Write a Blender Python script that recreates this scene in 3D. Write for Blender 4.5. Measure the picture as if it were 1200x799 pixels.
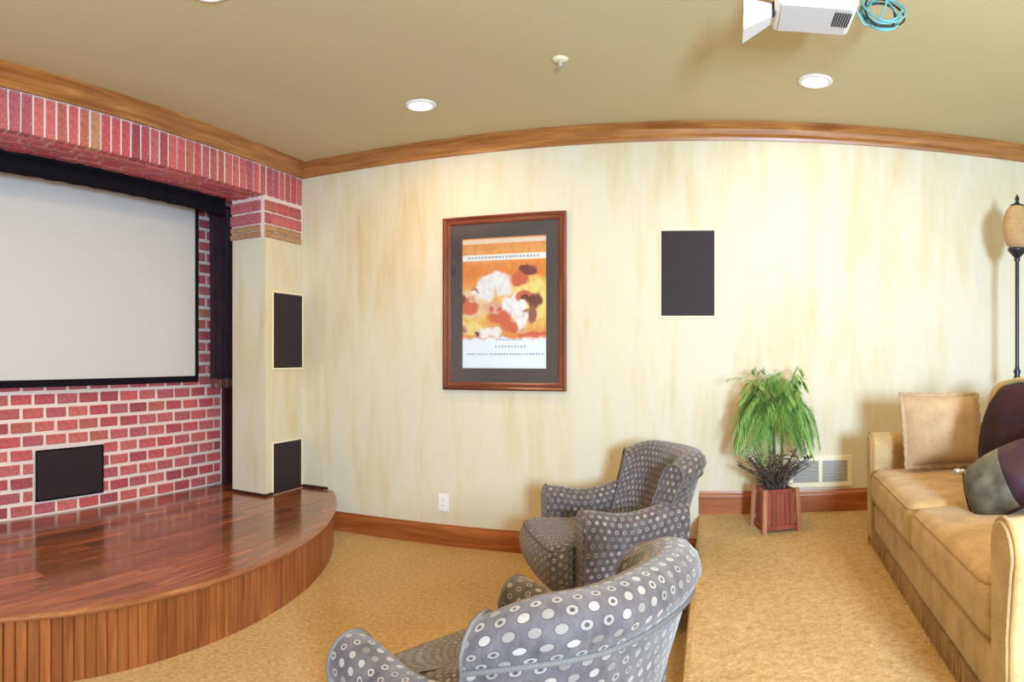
import bpy, math, random
import numpy as np
from math import sin, cos, pi, atan2, hypot, radians, sqrt
from mathutils import Vector, Matrix

random.seed(7)
for o in list(bpy.data.objects):
    bpy.data.objects.remove(o, do_unlink=True)
SC = bpy.context.scene
COL = SC.collection

# ------------------------------------------------------------------ camera (stitched panorama: cylindrical projection)
F, X0, YH, WD, HC = 795.0, 838.0, 417.0, 4.27, 1.29
cam_d = bpy.data.cameras.new('camera')
cam_d.type = 'PANO'
cam_d.panorama_type = 'CENTRAL_CYLINDRICAL'
cam_d.central_cylindrical_radius = 1.0
cam_d.central_cylindrical_range_u_min = -600 / F
cam_d.central_cylindrical_range_u_max = 600 / F
cam_d.central_cylindrical_range_v_min = -(799 - YH) / F
cam_d.central_cylindrical_range_v_max = YH / F
cam_d.clip_start = 0.02
cam = bpy.data.objects.new('camera', cam_d)
cam.location = (0, 0, HC)
cam.rotation_euler = (pi / 2, 0, (X0 - 600) / F)
COL.objects.link(cam)
SC.camera = cam

# ------------------------------------------------------------------ sky, flash stand-in lamp, exposure
world = bpy.data.worlds.new('sky')
SC.world = world
world.use_nodes = True
wn = world.node_tree
wn.nodes['Background'].inputs['Color'].default_value = (0.75, 0.87, 1.0, 1)
wn.nodes['Background'].inputs['Strength'].default_value = 1.0
SC.view_settings.view_transform = 'Standard'
SC.view_settings.look = 'None'
SC.view_settings.exposure = -0.2
SC.view_settings.gamma = 1.0


def area(name, loc, rot, sx, sy, power, color, spread=pi):
    d = bpy.data.lights.new(name, 'AREA')
    d.shape = 'RECTANGLE'
    d.size, d.size_y = sx, sy
    d.energy = power
    d.color = color
    d.spread = spread
    o = bpy.data.objects.new(name, d)
    o.location, o.rotation_euler = loc, rot
    COL.objects.link(o)
    return o


def downlight(loc, power, color=(1.0, 0.62, 0.26)):
    d = bpy.data.lights.new('warm_ceiling_lamp', 'AREA')
    d.shape = 'DISK'
    d.size = 0.11
    d.energy = power
    d.color = color
    o = bpy.data.objects.new('warm_ceiling_lamp', d)
    o.location = loc
    COL.objects.link(o)


CEIL = 2.75
RIS = 0.30
# unseen area lamp in place of the flash beside the camera, set further back
area('flash_lamp', (0.95, -1.16, 1.45), (pi / 2, 0, 0), 0.42, 0.55, 370, (0.53, 0.77, 1.0))
# the ceiling cans: the three the picture shows, and unseen lamps added as warm fill
CANS = [(-1.66, 3.58), (0.53, 3.56), (-1.827, 1.988)]
for cx, cy in CANS:
    downlight((cx, cy, CEIL - 0.025), 12)
for cx, cy in [(0.53, 0.6), (-0.7, 0.5), (1.6, 1.9), (-0.45, 2.0)]:
    downlight((cx, cy, CEIL - 0.025), 13)


# ------------------------------------------------------------------ materials
def mat(name, color=(0.5, 0.5, 0.5), rough=0.6, spec=0.5, metal=0.0):
    m = bpy.data.materials.new(name)
    m.use_nodes = True
    b = m.node_tree.nodes['Principled BSDF']
    b.inputs['Base Color'].default_value = (*color, 1)
    b.inputs['Roughness'].default_value = rough
    b.inputs['Specular IOR Level'].default_value = spec
    b.inputs['Metallic'].default_value = metal
    m.diffuse_color = (*color, 1)
    return m


class NT:
    """small node-tree writer"""
    def __init__(self, m):
        self.m, self.t = m, m.node_tree
        self.b = self.t.nodes['Principled BSDF']

    def n(self, typ, ins=None, **props):
        nd = self.t.nodes.new(typ)
        for k, v in props.items():
            setattr(nd, k, v)
        for k, v in (ins or {}).items():
            self.set(nd.inputs[k], v)
        return nd

    def set(self, sock, v):
        if hasattr(v, 'is_output') or isinstance(v, bpy.types.NodeSocket):
            self.t.links.new(v, sock)
        else:
            if isinstance(v, tuple) and len(v) == 3 and sock.type == 'RGBA':
                v = (*v, 1)
            sock.default_value = v

    def coord(self, kind='Object', scale=(1, 1, 1), loc=(0, 0, 0), rot=(0, 0, 0)):
        tc = self.n('ShaderNodeTexCoord')
        mp = self.n('ShaderNodeMapping', {'Vector': tc.outputs[kind], 'Scale': scale, 'Location': loc, 'Rotation': rot})
        return mp.outputs[0]

    def noise(self, vec, scale=5, detail=4, rough=0.55, dist=0.0):
        return self.n('ShaderNodeTexNoise', {'Vector': vec, 'Scale': scale, 'Detail': detail, 'Roughness': rough,
                                             'Distortion': dist}).outputs['Fac']

    def ramp(self, fac, stops):
        r = self.n('ShaderNodeValToRGB', {'Fac': fac})
        el = r.color_ramp.elements
        while len(el) < len(stops):
            el.new(0.5)
        for e, (p, c) in zip(el, stops):
            e.position = p
            e.color = (*c, 1) if len(c) == 3 else c
        return r.outputs['Color']

    def math(self, op, a, b=0.0, c=0.0):
        nd = self.n('ShaderNodeMath', operation=op)
        self.set(nd.inputs[0], a)
        self.set(nd.inputs[1], b)
        self.set(nd.inputs[2], c)
        return nd.outputs[0]

    def mix(self, fac, a, b, blend='MIX'):
        nd = self.n('ShaderNodeMixRGB', {'Fac': fac, 'Color1': a, 'Color2': b}, blend_type=blend)
        return nd.outputs[0]

    def bump(self, h, strength=0.3, dist=0.01):
        nd = self.n('ShaderNodeBump', {'Height': h, 'Strength': strength, 'Distance': dist})
        self.set(self.b.inputs['Normal'], nd.outputs[0])

    def base(self, c):
        self.set(self.b.inputs['Base Color'], c)


def m_plaster():
    m = mat('faux_plaster', (0.8, 0.7, 0.5), 0.55, 0.3)
    k = NT(m)
    streak = k.noise(k.coord('Object', (3.4, 3.4, 0.55)), 2.2, 6, 0.62, 0.6)
    cloud = k.noise(k.coord('Object', (1, 1, 0.8)), 0.9, 3, 0.5)
    f = k.math('ADD', k.math('MULTIPLY', streak, 0.6), k.math('MULTIPLY', cloud, 0.4))
    c = k.ramp(f, [(0.30, (0.60, 0.465, 0.265)), (0.42, (0.655, 0.565, 0.385)), (0.53, (0.685, 0.63, 0.50)),
                   (0.7, (0.655, 0.62, 0.52))])
    k.base(c)
    k.bump(streak, 0.08, 0.01)
    return m


def m_paint(name, c, rough=0.7):
    m = mat(name, c, rough, 0.3)
    k = NT(m)
    n = k.noise(k.coord(), 60, 3)
    k.bump(n, 0.06, 0.004)
    return m


def m_wood(name, dark, light, axis=0, rough=0.3, scale=1.0, rnd=0.0, coat=0.0, spec=0.5):
    m = mat(name, light, rough, spec)
    k = NT(m)
    sc = [9 * scale] * 3
    sc[axis] = 0.7 * scale
    v = k.coord('Object', tuple(sc))
    oi = k.n('ShaderNodeObjectInfo').outputs['Random']
    off = k.n('ShaderNodeVectorMath', operation='ADD')
    k.set(off.inputs[0], v)
    cmb = k.n('ShaderNodeCombineXYZ', {0: k.math('MULTIPLY', oi, 37.0), 1: k.math('MULTIPLY', oi, 11.0), 2: k.math('MULTIPLY', oi, 5.0)})
    k.set(off.inputs[1], cmb.outputs[0])
    g = k.noise(off.outputs[0], 3.0, 6, 0.6, 0.8)
    c = k.ramp(g, [(0.3, dark), (0.55, tuple((a + b) / 2 for a, b in zip(dark, light))), (0.72, light)])
    if rnd:
        val = k.math('ADD', k.math('MULTIPLY', oi, rnd), 1 - rnd / 2)
        hs = k.n('ShaderNodeHueSaturation', {'Color': c, 'Value': val})
        c = hs.outputs[0]
    k.base(c)
    k.bump(g, 0.06, 0.004)
    k.b.inputs['Coat Weight'].default_value = coat
    k.b.inputs['Coat Roughness'].default_value = 0.12
    return m


def m_brick(name, stops, spec=0.3):
    m = mat(name, stops[len(stops) // 2][1], 0.75, spec)
    k = NT(m)
    oi = k.n('ShaderNodeObjectInfo').outputs['Random']
    c = k.ramp(oi, stops)
    v = k.coord()
    n = k.noise(v, 40, 5, 0.65)
    sp = k.noise(v, 90, 3, 0.6)
    c = k.mix(k.math('MULTIPLY', k.ramp(n, [(0.42, (0, 0, 0)), (0.62, (1, 1, 1))]), 0.4), c, (0.14, 0.03, 0.035))
    c = k.mix(k.ramp(sp, [(0.6, (0, 0, 0)), (0.7, (0.5, 0.5, 0.5))]), c, (0.72, 0.5, 0.48))
    k.base(c)
    k.bump(n, 0.5, 0.006)
    return m


def m_fabric_dots():
    m = mat('dotted_upholstery', (0.25, 0.24, 0.27), 0.75, 0.35)
    k = NT(m)
    s = 0.036
    uv = k.n('ShaderNodeTexCoord').outputs['UV']
    sep = k.n('ShaderNodeSeparateXYZ', {0: uv})
    u = k.math('DIVIDE', sep.outputs[0], s)
    v = k.math('DIVIDE', sep.outputs[1], s * 0.87)
    row = k.math('FLOOR', v)
    odd = k.math('MULTIPLY', k.math('MODULO', k.math('ABSOLUTE', row), 2.0), 0.5)
    u2 = k.math('ADD', u, odd)
    colm = k.math('FLOOR', u2)
    du = k.math('MULTIPLY', k.math('SUBTRACT', k.math('FRACT', u2), 0.5), s)
    dv = k.math('MULTIPLY', k.math('SUBTRACT', k.math('FRACT', v), 0.5), s * 0.87)
    r = k.math('SQRT', k.math('ADD', k.math('MULTIPLY', du, du), k.math('MULTIPLY', dv, dv)))
    cell = k.n('ShaderNodeCombineXYZ', {0: colm, 1: row})
    wnz = k.n('ShaderNodeTexWhiteNoise', {'Vector': cell.outputs[0]}, noise_dimensions='2D').outputs['Value']
    weave = k.noise(k.coord('UV', (1, 1, 1)), 420, 2, 0.5)
    cloud = k.noise(k.coord('UV', (9, 3, 1)), 4, 3, 0.6)
    base = k.ramp(cloud, [(0.3, (0.050, 0.040, 0.045)), (0.7, (0.125, 0.104, 0.112))])
    dotm = k.math('LESS_THAN', r, 0.0092)
    core = k.math('LESS_THAN', r, 0.0042)
    dark_core = k.math('MULTIPLY', core, k.math('GREATER_THAN', wnz, 0.45))
    dcol = k.ramp(wnz, [(0.0, (0.14, 0.115, 0.105)), (0.4, (0.33, 0.28, 0.255)), (1.0, (0.22, 0.18, 0.165))])
    c = k.mix(dotm, base, dcol)
    c = k.mix(dark_core, c, (0.05, 0.035, 0.04))
    ring = k.math('MULTIPLY', k.math('GREATER_THAN', r, 0.0092), k.math('LESS_THAN', r, 0.0112))
    c = k.mix(ring, c, (0.07, 0.05, 0.055))
    c = k.mix(0.25, c, k.mix(weave, (0.0, 0.0, 0.0), (1, 1, 1)), 'OVERLAY')
    k.base(c)
    k.bump(weave, 0.25, 0.003)
    k.b.inputs['Sheen Weight'].default_value = 0.25
    return m


def m_cord(name, a, b, scale=120):
    m = mat(name, a, 0.8, 0.2)
    k = NT(m)
    w = k.n('ShaderNodeTexWave', {'Vector': k.coord('UV'), 'Scale': scale, 'Distortion': 0.0}).outputs['Fac']
    k.base(k.ramp(w, [(0.35, a), (0.6, b)]))
    k.bump(w, 0.4, 0.004)
    return m


def m_chenille(name, a, b, scale=1.0, sheen=0.2):
    m = mat(name, b, 0.85, 0.2)
    k = NT(m)
    v = k.coord('Object')
    n1 = k.noise(v, 7 * scale, 4, 0.6)
    n2 = k.noise(v, 190 * scale, 3, 0.6)
    f = k.math('ADD', k.math('MULTIPLY', n1, 0.6), k.math('MULTIPLY', n2, 0.4))
    k.base(k.ramp(f, [(0.36, a), (0.62, b)]))
    k.bump(n2, 0.35, 0.004)
    k.b.inputs['Sheen Weight'].default_value = sheen
    return m


def m_carpet():
    m = mat('golden_carpet', (0.6, 0.4, 0.2), 0.95, 0.1)
    k = NT(m)
    v = k.coord('Object')
    n1 = k.noise(v, 42, 4, 0.7)
    n2 = k.noise(v, 190, 3, 0.7)
    n3 = k.noise(v, 1.3, 3, 0.5)
    f = k.math('ADD', k.math('ADD', k.math('MULTIPLY', n1, 0.42), k.math('MULTIPLY', n2, 0.43)), k.math('MULTIPLY', n3, 0.15))
    k.base(k.ramp(f, [(0.36, (0.44, 0.245, 0.095)), (0.5, (0.70, 0.45, 0.205)), (0.63, (0.86, 0.65, 0.38))]))
    h = k.math('ADD', n1, k.math('MULTIPLY', n2, 0.8))
    k.bump(h, 0.9, 0.015)
    return m


def m_emit(name, color, strength):
    m = mat(name, color)
    b = m.node_tree.nodes['Principled BSDF']
    b.inputs['Emission Color'].default_value = (*color, 1)
    b.inputs['Emission Strength'].default_value = strength
    return m


def m_grille(name, c, c2, scale=300):
    m = mat(name, c, 0.6, 0.3)
    k = NT(m)
    v = k.n('ShaderNodeTexVoronoi', {'Vector': k.coord('Object'), 'Scale': scale}).outputs['Distance']
    k.base(k.ramp(v, [(0.2, c), (0.6, c2)]))
    k.bump(v, 0.3, 0.002)
    return m


def m_glazing():
    m = bpy.data.materials.new('clear_glass')
    m.use_nodes = True
    t = m.node_tree
    t.nodes.remove(t.nodes['Principled BSDF'])
    out = t.nodes['Material Output']
    tr = t.nodes.new('ShaderNodeBsdfTransparent')
    gl = t.nodes.new('ShaderNodeBsdfGlossy')
    gl.inputs['Roughness'].default_value = 0.02
    fr = t.nodes.new('ShaderNodeFresnel')
    fr.inputs['IOR'].default_value = 1.45
    mx = t.nodes.new('ShaderNodeMixShader')
    t.links.new(fr.outputs[0], mx.inputs[0])
    t.links.new(tr.outputs[0], mx.inputs[1])
    t.links.new(gl.outputs[0], mx.inputs[2])
    t.links.new(mx.outputs[0], out.inputs['Surface'])
    return m


M = dict(
    plaster=m_plaster(),
    ceiling=m_paint('tan_ceiling_paint', (0.60, 0.52, 0.315)),
    carpet=m_carpet(),
    mortar=m_paint('pale_mortar', (0.80, 0.68, 0.66), 0.9),
    brick=m_brick('red_brick', [(0.0, (0.34, 0.075, 0.10)), (0.2, (0.60, 0.10, 0.125)), (0.5, (0.66, 0.17, 0.17)),
                                (0.75, (0.46, 0.12, 0.16)), (0.992, (0.54, 0.15, 0.12)), (1.0, (0.55, 0.28, 0.16))]),
    tan_brick=m_brick('tan_brick', [(0.0, (0.40, 0.22, 0.10)), (0.5, (0.52, 0.32, 0.16)), (1.0, (0.46, 0.24, 0.13))]),
    trim=m_wood('stained_trim_wood', (0.24, 0.075, 0.018), (0.56, 0.25, 0.075), 0, 0.32),
    trim_y=m_wood('stained_trim_wood_lengthwise', (0.24, 0.075, 0.018), (0.56, 0.25, 0.075), 1, 0.32),
    base=m_wood('baseboard_wood', (0.23, 0.055, 0.012), (0.46, 0.15, 0.04), 0, 0.35),
    plank=m_wood('polished_stage_plank', (0.11, 0.027, 0.010), (0.42, 0.135, 0.042), 1, 0.22, 1.0, 0.7, 0.5),
    stave=m_wood('stage_stave_wood', (0.20, 0.05, 0.014), (0.42, 0.14, 0.04), 2, 0.38, 1.0, 0.35),
    nosing=m_wood('stage_nosing_wood', (0.20, 0.06, 0.02), (0.42, 0.15, 0.055), 1, 0.2, 1.0, 0, 0.3),
    dark_wood_and_shade=m_wood('dark_wood_and_recess_shade', (0.02, 0.005, 0.004), (0.07, 0.02, 0.014), 2, 0.5),  # also colours the painted shade in the column recess
    frame_wood=m_wood('mahogany_frame', (0.09, 0.018, 0.012), (0.30, 0.075, 0.035), 2, 0.3),
    frame_wood_x=m_wood('mahogany_frame_cross', (0.09, 0.018, 0.012), (0.30, 0.075, 0.035), 0, 0.3),
    pot_wood=m_wood('red_brown_planter_wood', (0.16, 0.025, 0.014), (0.36, 0.085, 0.045), 2, 0.4, 1.0, 0.4),
    pot_post=m_wood('planter_post_wood', (0.30, 0.10, 0.05), (0.52, 0.22, 0.11), 2, 0.4),
    mat_board=m_paint('grey_brown_mat_board', (0.10, 0.075, 0.07), 0.8),
    black=mat('black_velvet', (0.008, 0.007, 0.012), 0.9, 0.1),
    velvet=m_chenille('dark_curtain_velvet', (0.010, 0.006, 0.014), (0.030, 0.012, 0.022), 1.0, 0.1),
    hem=m_chenille('maroon_fringe', (0.10, 0.03, 0.03), (0.28, 0.11, 0.09), 1.0, 0.1),
    screen=mat('matte_screen', (0.60, 0.595, 0.63), 0.8, 0.2),
    grille=m_grille('black_speaker_cloth', (0.010, 0.008, 0.013), (0.030, 0.020, 0.026)),
    cream=m_paint('cream_painted_frame', (0.84, 0.76, 0.56), 0.5),
    white=mat('white_plastic', (0.85, 0.85, 0.86), 0.4, 0.4),
    lightgrey=mat('pale_grey_plastic', (0.62, 0.63, 0.70), 0.45, 0.4),
    grey_metal=mat('grey_louvre_metal', (0.45, 0.43, 0.40), 0.5, 0.4),
    slot=mat('dark_slot', (0.03, 0.03, 0.035), 0.8, 0.2),
    dots=m_fabric_dots(),
    cord=m_cord('welt_cord', (0.07, 0.06, 0.065), (0.24, 0.21, 0.19)),
    sofa=m_chenille('tan_chenille', (0.33, 0.20, 0.085), (0.55, 0.375, 0.185)),
    sofa_cord=m_chenille('tan_welt', (0.26, 0.14, 0.045), (0.42, 0.25, 0.09)),
    fringe=m_chenille('shaded_bullion_fringe', (0.20, 0.10, 0.035), (0.40, 0.24, 0.10)),  # fringe brown darkened to carry the shade along the sofa base
    pillow_tan=m_chenille('fawn_pillow_cloth', (0.36, 0.23, 0.125), (0.52, 0.36, 0.22)),
    maroon=m_chenille('maroon_pillow_cloth', (0.014, 0.004, 0.007), (0.050, 0.011, 0.018), 1.0, 0.02),
    satin=mat('olive_grey_satin', (0.13, 0.115, 0.085), 0.35, 0.5),
    gold_trim=m_chenille('gold_trim_cord', (0.38, 0.28, 0.08), (0.66, 0.52, 0.2)),
    silver=mat('silver_beads', (0.55, 0.53, 0.5), 0.25, 0.5, 0.8),
    iron=mat('dark_iron', (0.028, 0.028, 0.040), 0.35, 0.5, 0.4),
    amber=m_chenille('amber_mottled_glass', (0.30, 0.17, 0.07), (0.56, 0.38, 0.20), 0.6, 0.0),
    leaf=None, twig=None,
    soil=mat('soil', (0.05, 0.035, 0.025), 0.95, 0.1),
    trunk=mat('plant_stem', (0.13, 0.11, 0.05), 0.8, 0.2),
    teal=mat('teal_cable', (0.13, 0.36, 0.38), 0.4, 0.4),
    blackcable=mat('black_cable', (0.02, 0.02, 0.02), 0.4, 0.4),
    lamp_on=m_emit('lit_lamp_lens', (1.0, 0.90, 0.72), 9.0),
    glass=m_glazing(),
    legwood=mat('dark_leg_wood', (0.06, 0.025, 0.012), 0.4, 0.4),
)


def m_leaf(name, a, b):
    m = mat(name, b, 0.5, 0.4)
    k = NT(m)
    oi = k.n('ShaderNodeObjectInfo').outputs['Random']
    n = k.noise(k.coord(), 25, 2)
    k.base(k.mix(k.math('MULTIPLY', k.math('ADD', oi, n), 0.5), a, b))
    return m


M['leaf'] = m_leaf('palm_green', (0.06, 0.19, 0.03), (0.36, 0.58, 0.15))
M['twig'] = m_leaf('dusky_sprig', (0.05, 0.035, 0.035), (0.20, 0.15, 0.12))


# ------------------------------------------------------------------ mesh helpers
class MB:
    """collects vertices and faces; uv either given per vertex or box-projected in metres"""
    def __init__(self):
        self.v, self.f, self.uv = [], [], []      # uv: list per face of list of (u, v) or None

    def add(self, vs, fs, uvs=None):
        o = len(self.v)
        self.v += [tuple(p) for p in vs]
        for i, f in enumerate(fs):
            self.f.append(tuple(o + j for j in f))
            self.uv.append(uvs[i] if uvs else None)
        return self

    def box(self, lo, hi):
        x0, y0, z0 = lo
        x1, y1, z1 = hi
        vs = [(x0, y0, z0), (x1, y0, z0), (x1, y1, z0), (x0, y1, z0), (x0, y0, z1), (x1, y0, z1), (x1, y1, z1), (x0, y1, z1)]
        return self.add(vs, [(3, 2, 1, 0), (4, 5, 6, 7), (0, 1, 5, 4), (1, 2, 6, 5), (2, 3, 7, 6), (3, 0, 4, 7)])

    def hexa(self, bot, top):
        return self.add(list(bot) + list(top), [(3, 2, 1, 0), (4, 5, 6, 7), (0, 1, 5, 4), (1, 2, 6, 5), (2, 3, 7, 6), (3, 0, 4, 7)])

    def bbox(self, lo, hi, b):
        """box with chamfered edges"""
        c = [(lo[i] + hi[i]) / 2 for i in range(3)]
        h = [(hi[i] - lo[i]) / 2 for i in range(3)]
        return self.rbox(h, b, 0, 1, c, seg=1)

    def rbox(self, h, r, puff=0.0, div=4, c=(0, 0, 0), seg=3, puffdown=0.0, xform=None):
        r = min(r, min(h) * 0.999)
        def ticks(H):
            e = [H - r * (1 - sin(pi / 2 * k / seg)) for k in range(seg + 1)] if seg > 1 else [H - r, H]
            # positions along one axis on the rounded edge
            if seg > 1:
                e = [H - r + r * math.tan(pi / 4 * k / seg) for k in range(seg + 1)]
            inner = [(-1 + 2 * k / div) * (H - r) for k in range(div + 1)]
            return [-x for x in reversed(e[1:])] + inner + e[1:]
        idx, vs, fs = {}, [], []
        def vert(q):
            key = tuple(round(a, 6) for a in q)
            if key in idx:
                return idx[key]
            inn = [max(-(h[i] - r), min(h[i] - r, q[i])) for i in range(3)]
            d = [q[i] - inn[i] for i in range(3)]
            L = sqrt(sum(a * a for a in d)) or 1
            p = [inn[i] + r * d[i] / L for i in range(3)]
            w = max(0, 1 - (q[0] / h[0]) ** 2) * max(0, 1 - (q[1] / h[1]) ** 2)
            if p[2] > 0:
                p[2] += puff * w ** 0.6
            else:
                p[2] -= puffdown * w ** 0.6
            p = [p[i] + c[i] for i in range(3)]
            if xform:
                p = xform(p)
            idx[key] = len(vs)
            vs.append(tuple(p))
            return idx[key]
        T = [ticks(a) for a in h]
        for ax in range(3):
            a, b = (ax + 1) % 3, (ax + 2) % 3
            for s in (-1, 1):
                for i in range(len(T[a]) - 1):
                    for j in range(len(T[b]) - 1):
                        q = []
                        for (u, w) in ((i, j), (i + 1, j), (i + 1, j + 1), (i, j + 1)):
                            p = [0, 0, 0]
                            p[ax], p[a], p[b] = s * h[ax], T[a][u], T[b][w]
                            q.append(vert(p))
                        fs.append(tuple(q) if s > 0 else tuple(reversed(q)))
        return self.add(vs, fs)

    def loft(self, rings, closed=True, cap0=False, cap1=False, flip=False):
        n, m = len(rings), len(rings[0])
        vs = [p for r in rings for p in r]
        ul = [0.0]
        for i in range(1, n):
            d = sum((Vector(rings[i][j]) - Vector(rings[i - 1][j])).length for j in range(m)) / m
            ul.append(ul[-1] + d)
        mid = rings[n // 2]
        vl = [0.0]
        for j in range(1, m + 1):
            vl.append(vl[-1] + (Vector(mid[j % m]) - Vector(mid[j - 1])).length)
        fs, uvs = [], []
        for i in range(n - 1):
            for j in range(m if closed else m - 1):
                k = (j + 1) % m
                f = (i * m + j, i * m + k, (i + 1) * m + k, (i + 1) * m + j)
                u = [(ul[i], vl[j]), (ul[i], vl[j + 1]), (ul[i + 1], vl[j + 1]), (ul[i + 1], vl[j])]
                if flip:
                    f, u = f[::-1], u[::-1]
                fs.append(f)
                uvs.append(u)
        self.add(vs, fs, uvs)
        for do, r, rev in ((cap0, rings[0], False), (cap1, rings[-1], True)):
            if do:
                c = sum((Vector(p) for p in r), Vector()) / m
                fs = [(m, (j + 1) % m, j) for j in range(m)]
                if rev != flip:
                    fs = [f[::-1] for f in fs]
                self.add(list(r) + [tuple(c)], fs)
        return self

    def tube(self, path, rad, n=8, closed=False, caps=True):
        P = [Vector(p) for p in path]
        N = len(P)
        rads = rad if isinstance(rad, (list, tuple)) else [rad] * N
        rings, up = [], None
        for i, p in enumerate(P):
            if closed:
                t = P[(i + 1) % N] - P[i - 1]
            else:
                t = P[min(i + 1, N - 1)] - P[max(i - 1, 0)]
            t.normalize()
            if up is None:
                up = Vector((0, 0, 1)) if abs(t.z) < 0.9 else Vector((1, 0, 0))
            a = t.cross(up)
            if a.length < 1e-5:
                a = t.cross(Vector((0, 1, 0.3)))
            a.normalize()
            b = a.cross(t).normalized()
            up = b
            rings.append([tuple(p + rads[i] * (cos(2 * pi * k / n) * a + sin(2 * pi * k / n) * b)) for k in range(n)])
        if closed:
            rings.append(rings[0])
        return self.loft(rings, True, caps and not closed, caps and not closed, flip=True)

    def lathe(self, prof, c=(0, 0), n=20, cap=True):
        rings = [[(c[0] + r * cos(2 * pi * k / n), c[1] + r * sin(2 * pi * k / n), z) for k in range(n)] for r, z in prof]
        return self.loft(rings, True, cap, cap)

    def build(self, name, m, parent=None, smooth=False, loc=None):
        me = bpy.data.meshes.new(name)
        me.from_pydata(self.v, [], self.f)
        uvl = me.uv_layers.new(name='UVMap')
        data = np.zeros(len(me.loops) * 2, dtype=np.float32)
        li = 0
        for p, u in zip(self.f, self.uv):
            if u is None:
                pts = [self.v[i] for i in p]
                nn = Vector((0, 0, 0))
                for i in range(len(pts)):
                    a, b = pts[i], pts[(i + 1) % len(pts)]
                    nn += Vector(((a[1] - b[1]) * (a[2] + b[2]), (a[2] - b[2]) * (a[0] + b[0]), (a[0] - b[0]) * (a[1] + b[1])))
                ax = max(range(3), key=lambda i: abs(nn[i]))
                ia, ib = ((1, 2), (0, 2), (0, 1))[ax]
                u = [(q[ia], q[ib]) for q in pts]
            for a, b in u:
                data[li] = a
                data[li + 1] = b
                li += 2
        uvl.data.foreach_set('uv', data)
        me.materials.append(m)
        if smooth:
            me.polygons.foreach_set('use_smooth', [True] * len(me.polygons))
        me.update()
        return link(name, me, parent, loc)


def link(name, me, parent=None, loc=None):
    o = bpy.data.objects.new(name, me)
    COL.objects.link(o)
    if parent is not None:
        o.parent = parent
    if loc:
        o.location = loc
    return o


def tag(o, label=None, cat=None, group=None, kind=None):
    for k, v in (('label', label), ('category', cat), ('group', group), ('kind', kind)):
        if v:
            o[k] = v
    return o


def thing(name, label, cat, loc=(0, 0, 0), rz=0.0, group=None):
    o = bpy.data.objects.new(name, None)
    o.empty_display_size = 0.1
    COL.objects.link(o)
    o.location = loc
    o.rotation_euler = (0, 0, rz)
    return tag(o, label, cat, group)


def struct(o):
    o['kind'] = 'structure'
    return o


# ------------------------------------------------------------------ room shell
XR, YN = 2.14, -1.35          # right wall, near wall
XF = -2.97                    # front face of the brick soffit and of the column
XB = -3.56                    # brick wall behind the screen
SOF = 2.43                    # underside of the soffit

struct(MB().box((XB - 0.3, YN - 0.2, -0.12), (-0.10, WD + 0.2, 0.0)).build('floor', M['carpet']))
pf = MB()
pf.box((-0.085, YN, 0.0), (XR + 0.2, WD + 0.2, RIS - 0.02))
nose = [(-0.085, RIS - 0.06), (-0.10, RIS - 0.045), (-0.105, RIS - 0.025), (-0.098, RIS - 0.008), (-0.08, RIS), (XR + 0.2, RIS), (XR + 0.2, RIS - 0.06)]
pf.loft([[(x, y, z) for x, z in nose] for y in (YN, 1.5, 3.0, WD + 0.2)], True, True, True)
struct(pf.build('floor_platform', M['carpet']))
struct(MB().box((XB - 0.3, YN - 0.2, CEIL), (XR + 0.2, WD + 0.2, CEIL + 0.12)).build('ceiling', M['ceiling']))
struct(MB().box((XB - 0.3, WD, 0), (XR + 0.2, WD + 0.15, CEIL)).build('wall_far', M['plaster']))
struct(MB().box((XR, YN - 0.15, 0), (XR + 0.15, WD, CEIL)).build('wall_right', M['plaster']))
nw = MB()
WX0, WX1, WZ0, WZ1 = 0.55, 1.35, 0.98, 1.95
nw.box((XB - 0.15, YN - 0.15, 0), (WX0, YN, CEIL))
nw.box((WX1, YN - 0.15, 0), (XR, YN, CEIL))
nw.box((WX0, YN - 0.15, 0), (WX1, YN, WZ0))
nw.box((WX0, YN - 0.15, WZ1), (WX1, YN, CEIL))
struct(nw.build('wall_near', M['plaster']))
wf = MB()
for a, b in (((WX0, WZ0), (WX0 + 0.05, WZ1)), ((WX1 - 0.05, WZ0), (WX1, WZ1)), ((WX0, WZ0), (WX1, WZ0 + 0.05)), ((WX0, WZ1 - 0.05), (WX1, WZ1)),
             ((WX0, 1.44), (WX1, 1.48))):
    wf.box((a[0], YN - 0.12, a[1]), (b[0], YN - 0.05, b[1]))
win = struct(wf.build('unseen_window', M['white']))  # unseen window, added to give the lamp in front a source
struct(MB().box((WX0 + 0.02, YN - 0.09, WZ0 + 0.02), (WX1 - 0.02, YN - 0.085, WZ1 - 0.02)).build('unseen_window_pane', M['glass'], win))

# baseboards
def baseboard(name, x0, x1, z):
    prof = [(0, 0), (-0.018, 0), (-0.018, 0.105), (-0.014, 0.118), (-0.009, 0.128), (-0.007, 0.14), (0, 0.14)]
    rings = [[(x, WD + a, z + b) for a, b in prof] for x in np.linspace(x0, x1, 6)]
    o = MB().loft(rings, True, True, True, flip=True).build(name, M['base'])
    return struct(o)
baseboard('baseboard_far', -2.70, -0.10, 0.0)
baseboard('baseboard_platform', -0.10, XR, RIS)

# crown moulding
crown = [(0, 0.0), (0.012, 0.0), (0.016, 0.018), (0.030, 0.034), (0.042, 0.062), (0.062, 0.082), (0.070, 0.088), (0.070, 0.105), (0.0, 0.105)]
zc = CEIL - 0.105
o = MB().loft([[(x, WD - a, zc + b) for a, b in crown] for x in (XF, -1.0, 0.5, XR)], True, True, True, flip=True).build('trim_1', M['trim'])
struct(o)
o = MB().loft([[(XF + a, y, zc + b) for a, b in crown] for y in (YN, 1.2, 2.7, WD)], True, True, True).build('trim_2', M['trim_y'])
struct(o)

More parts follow.
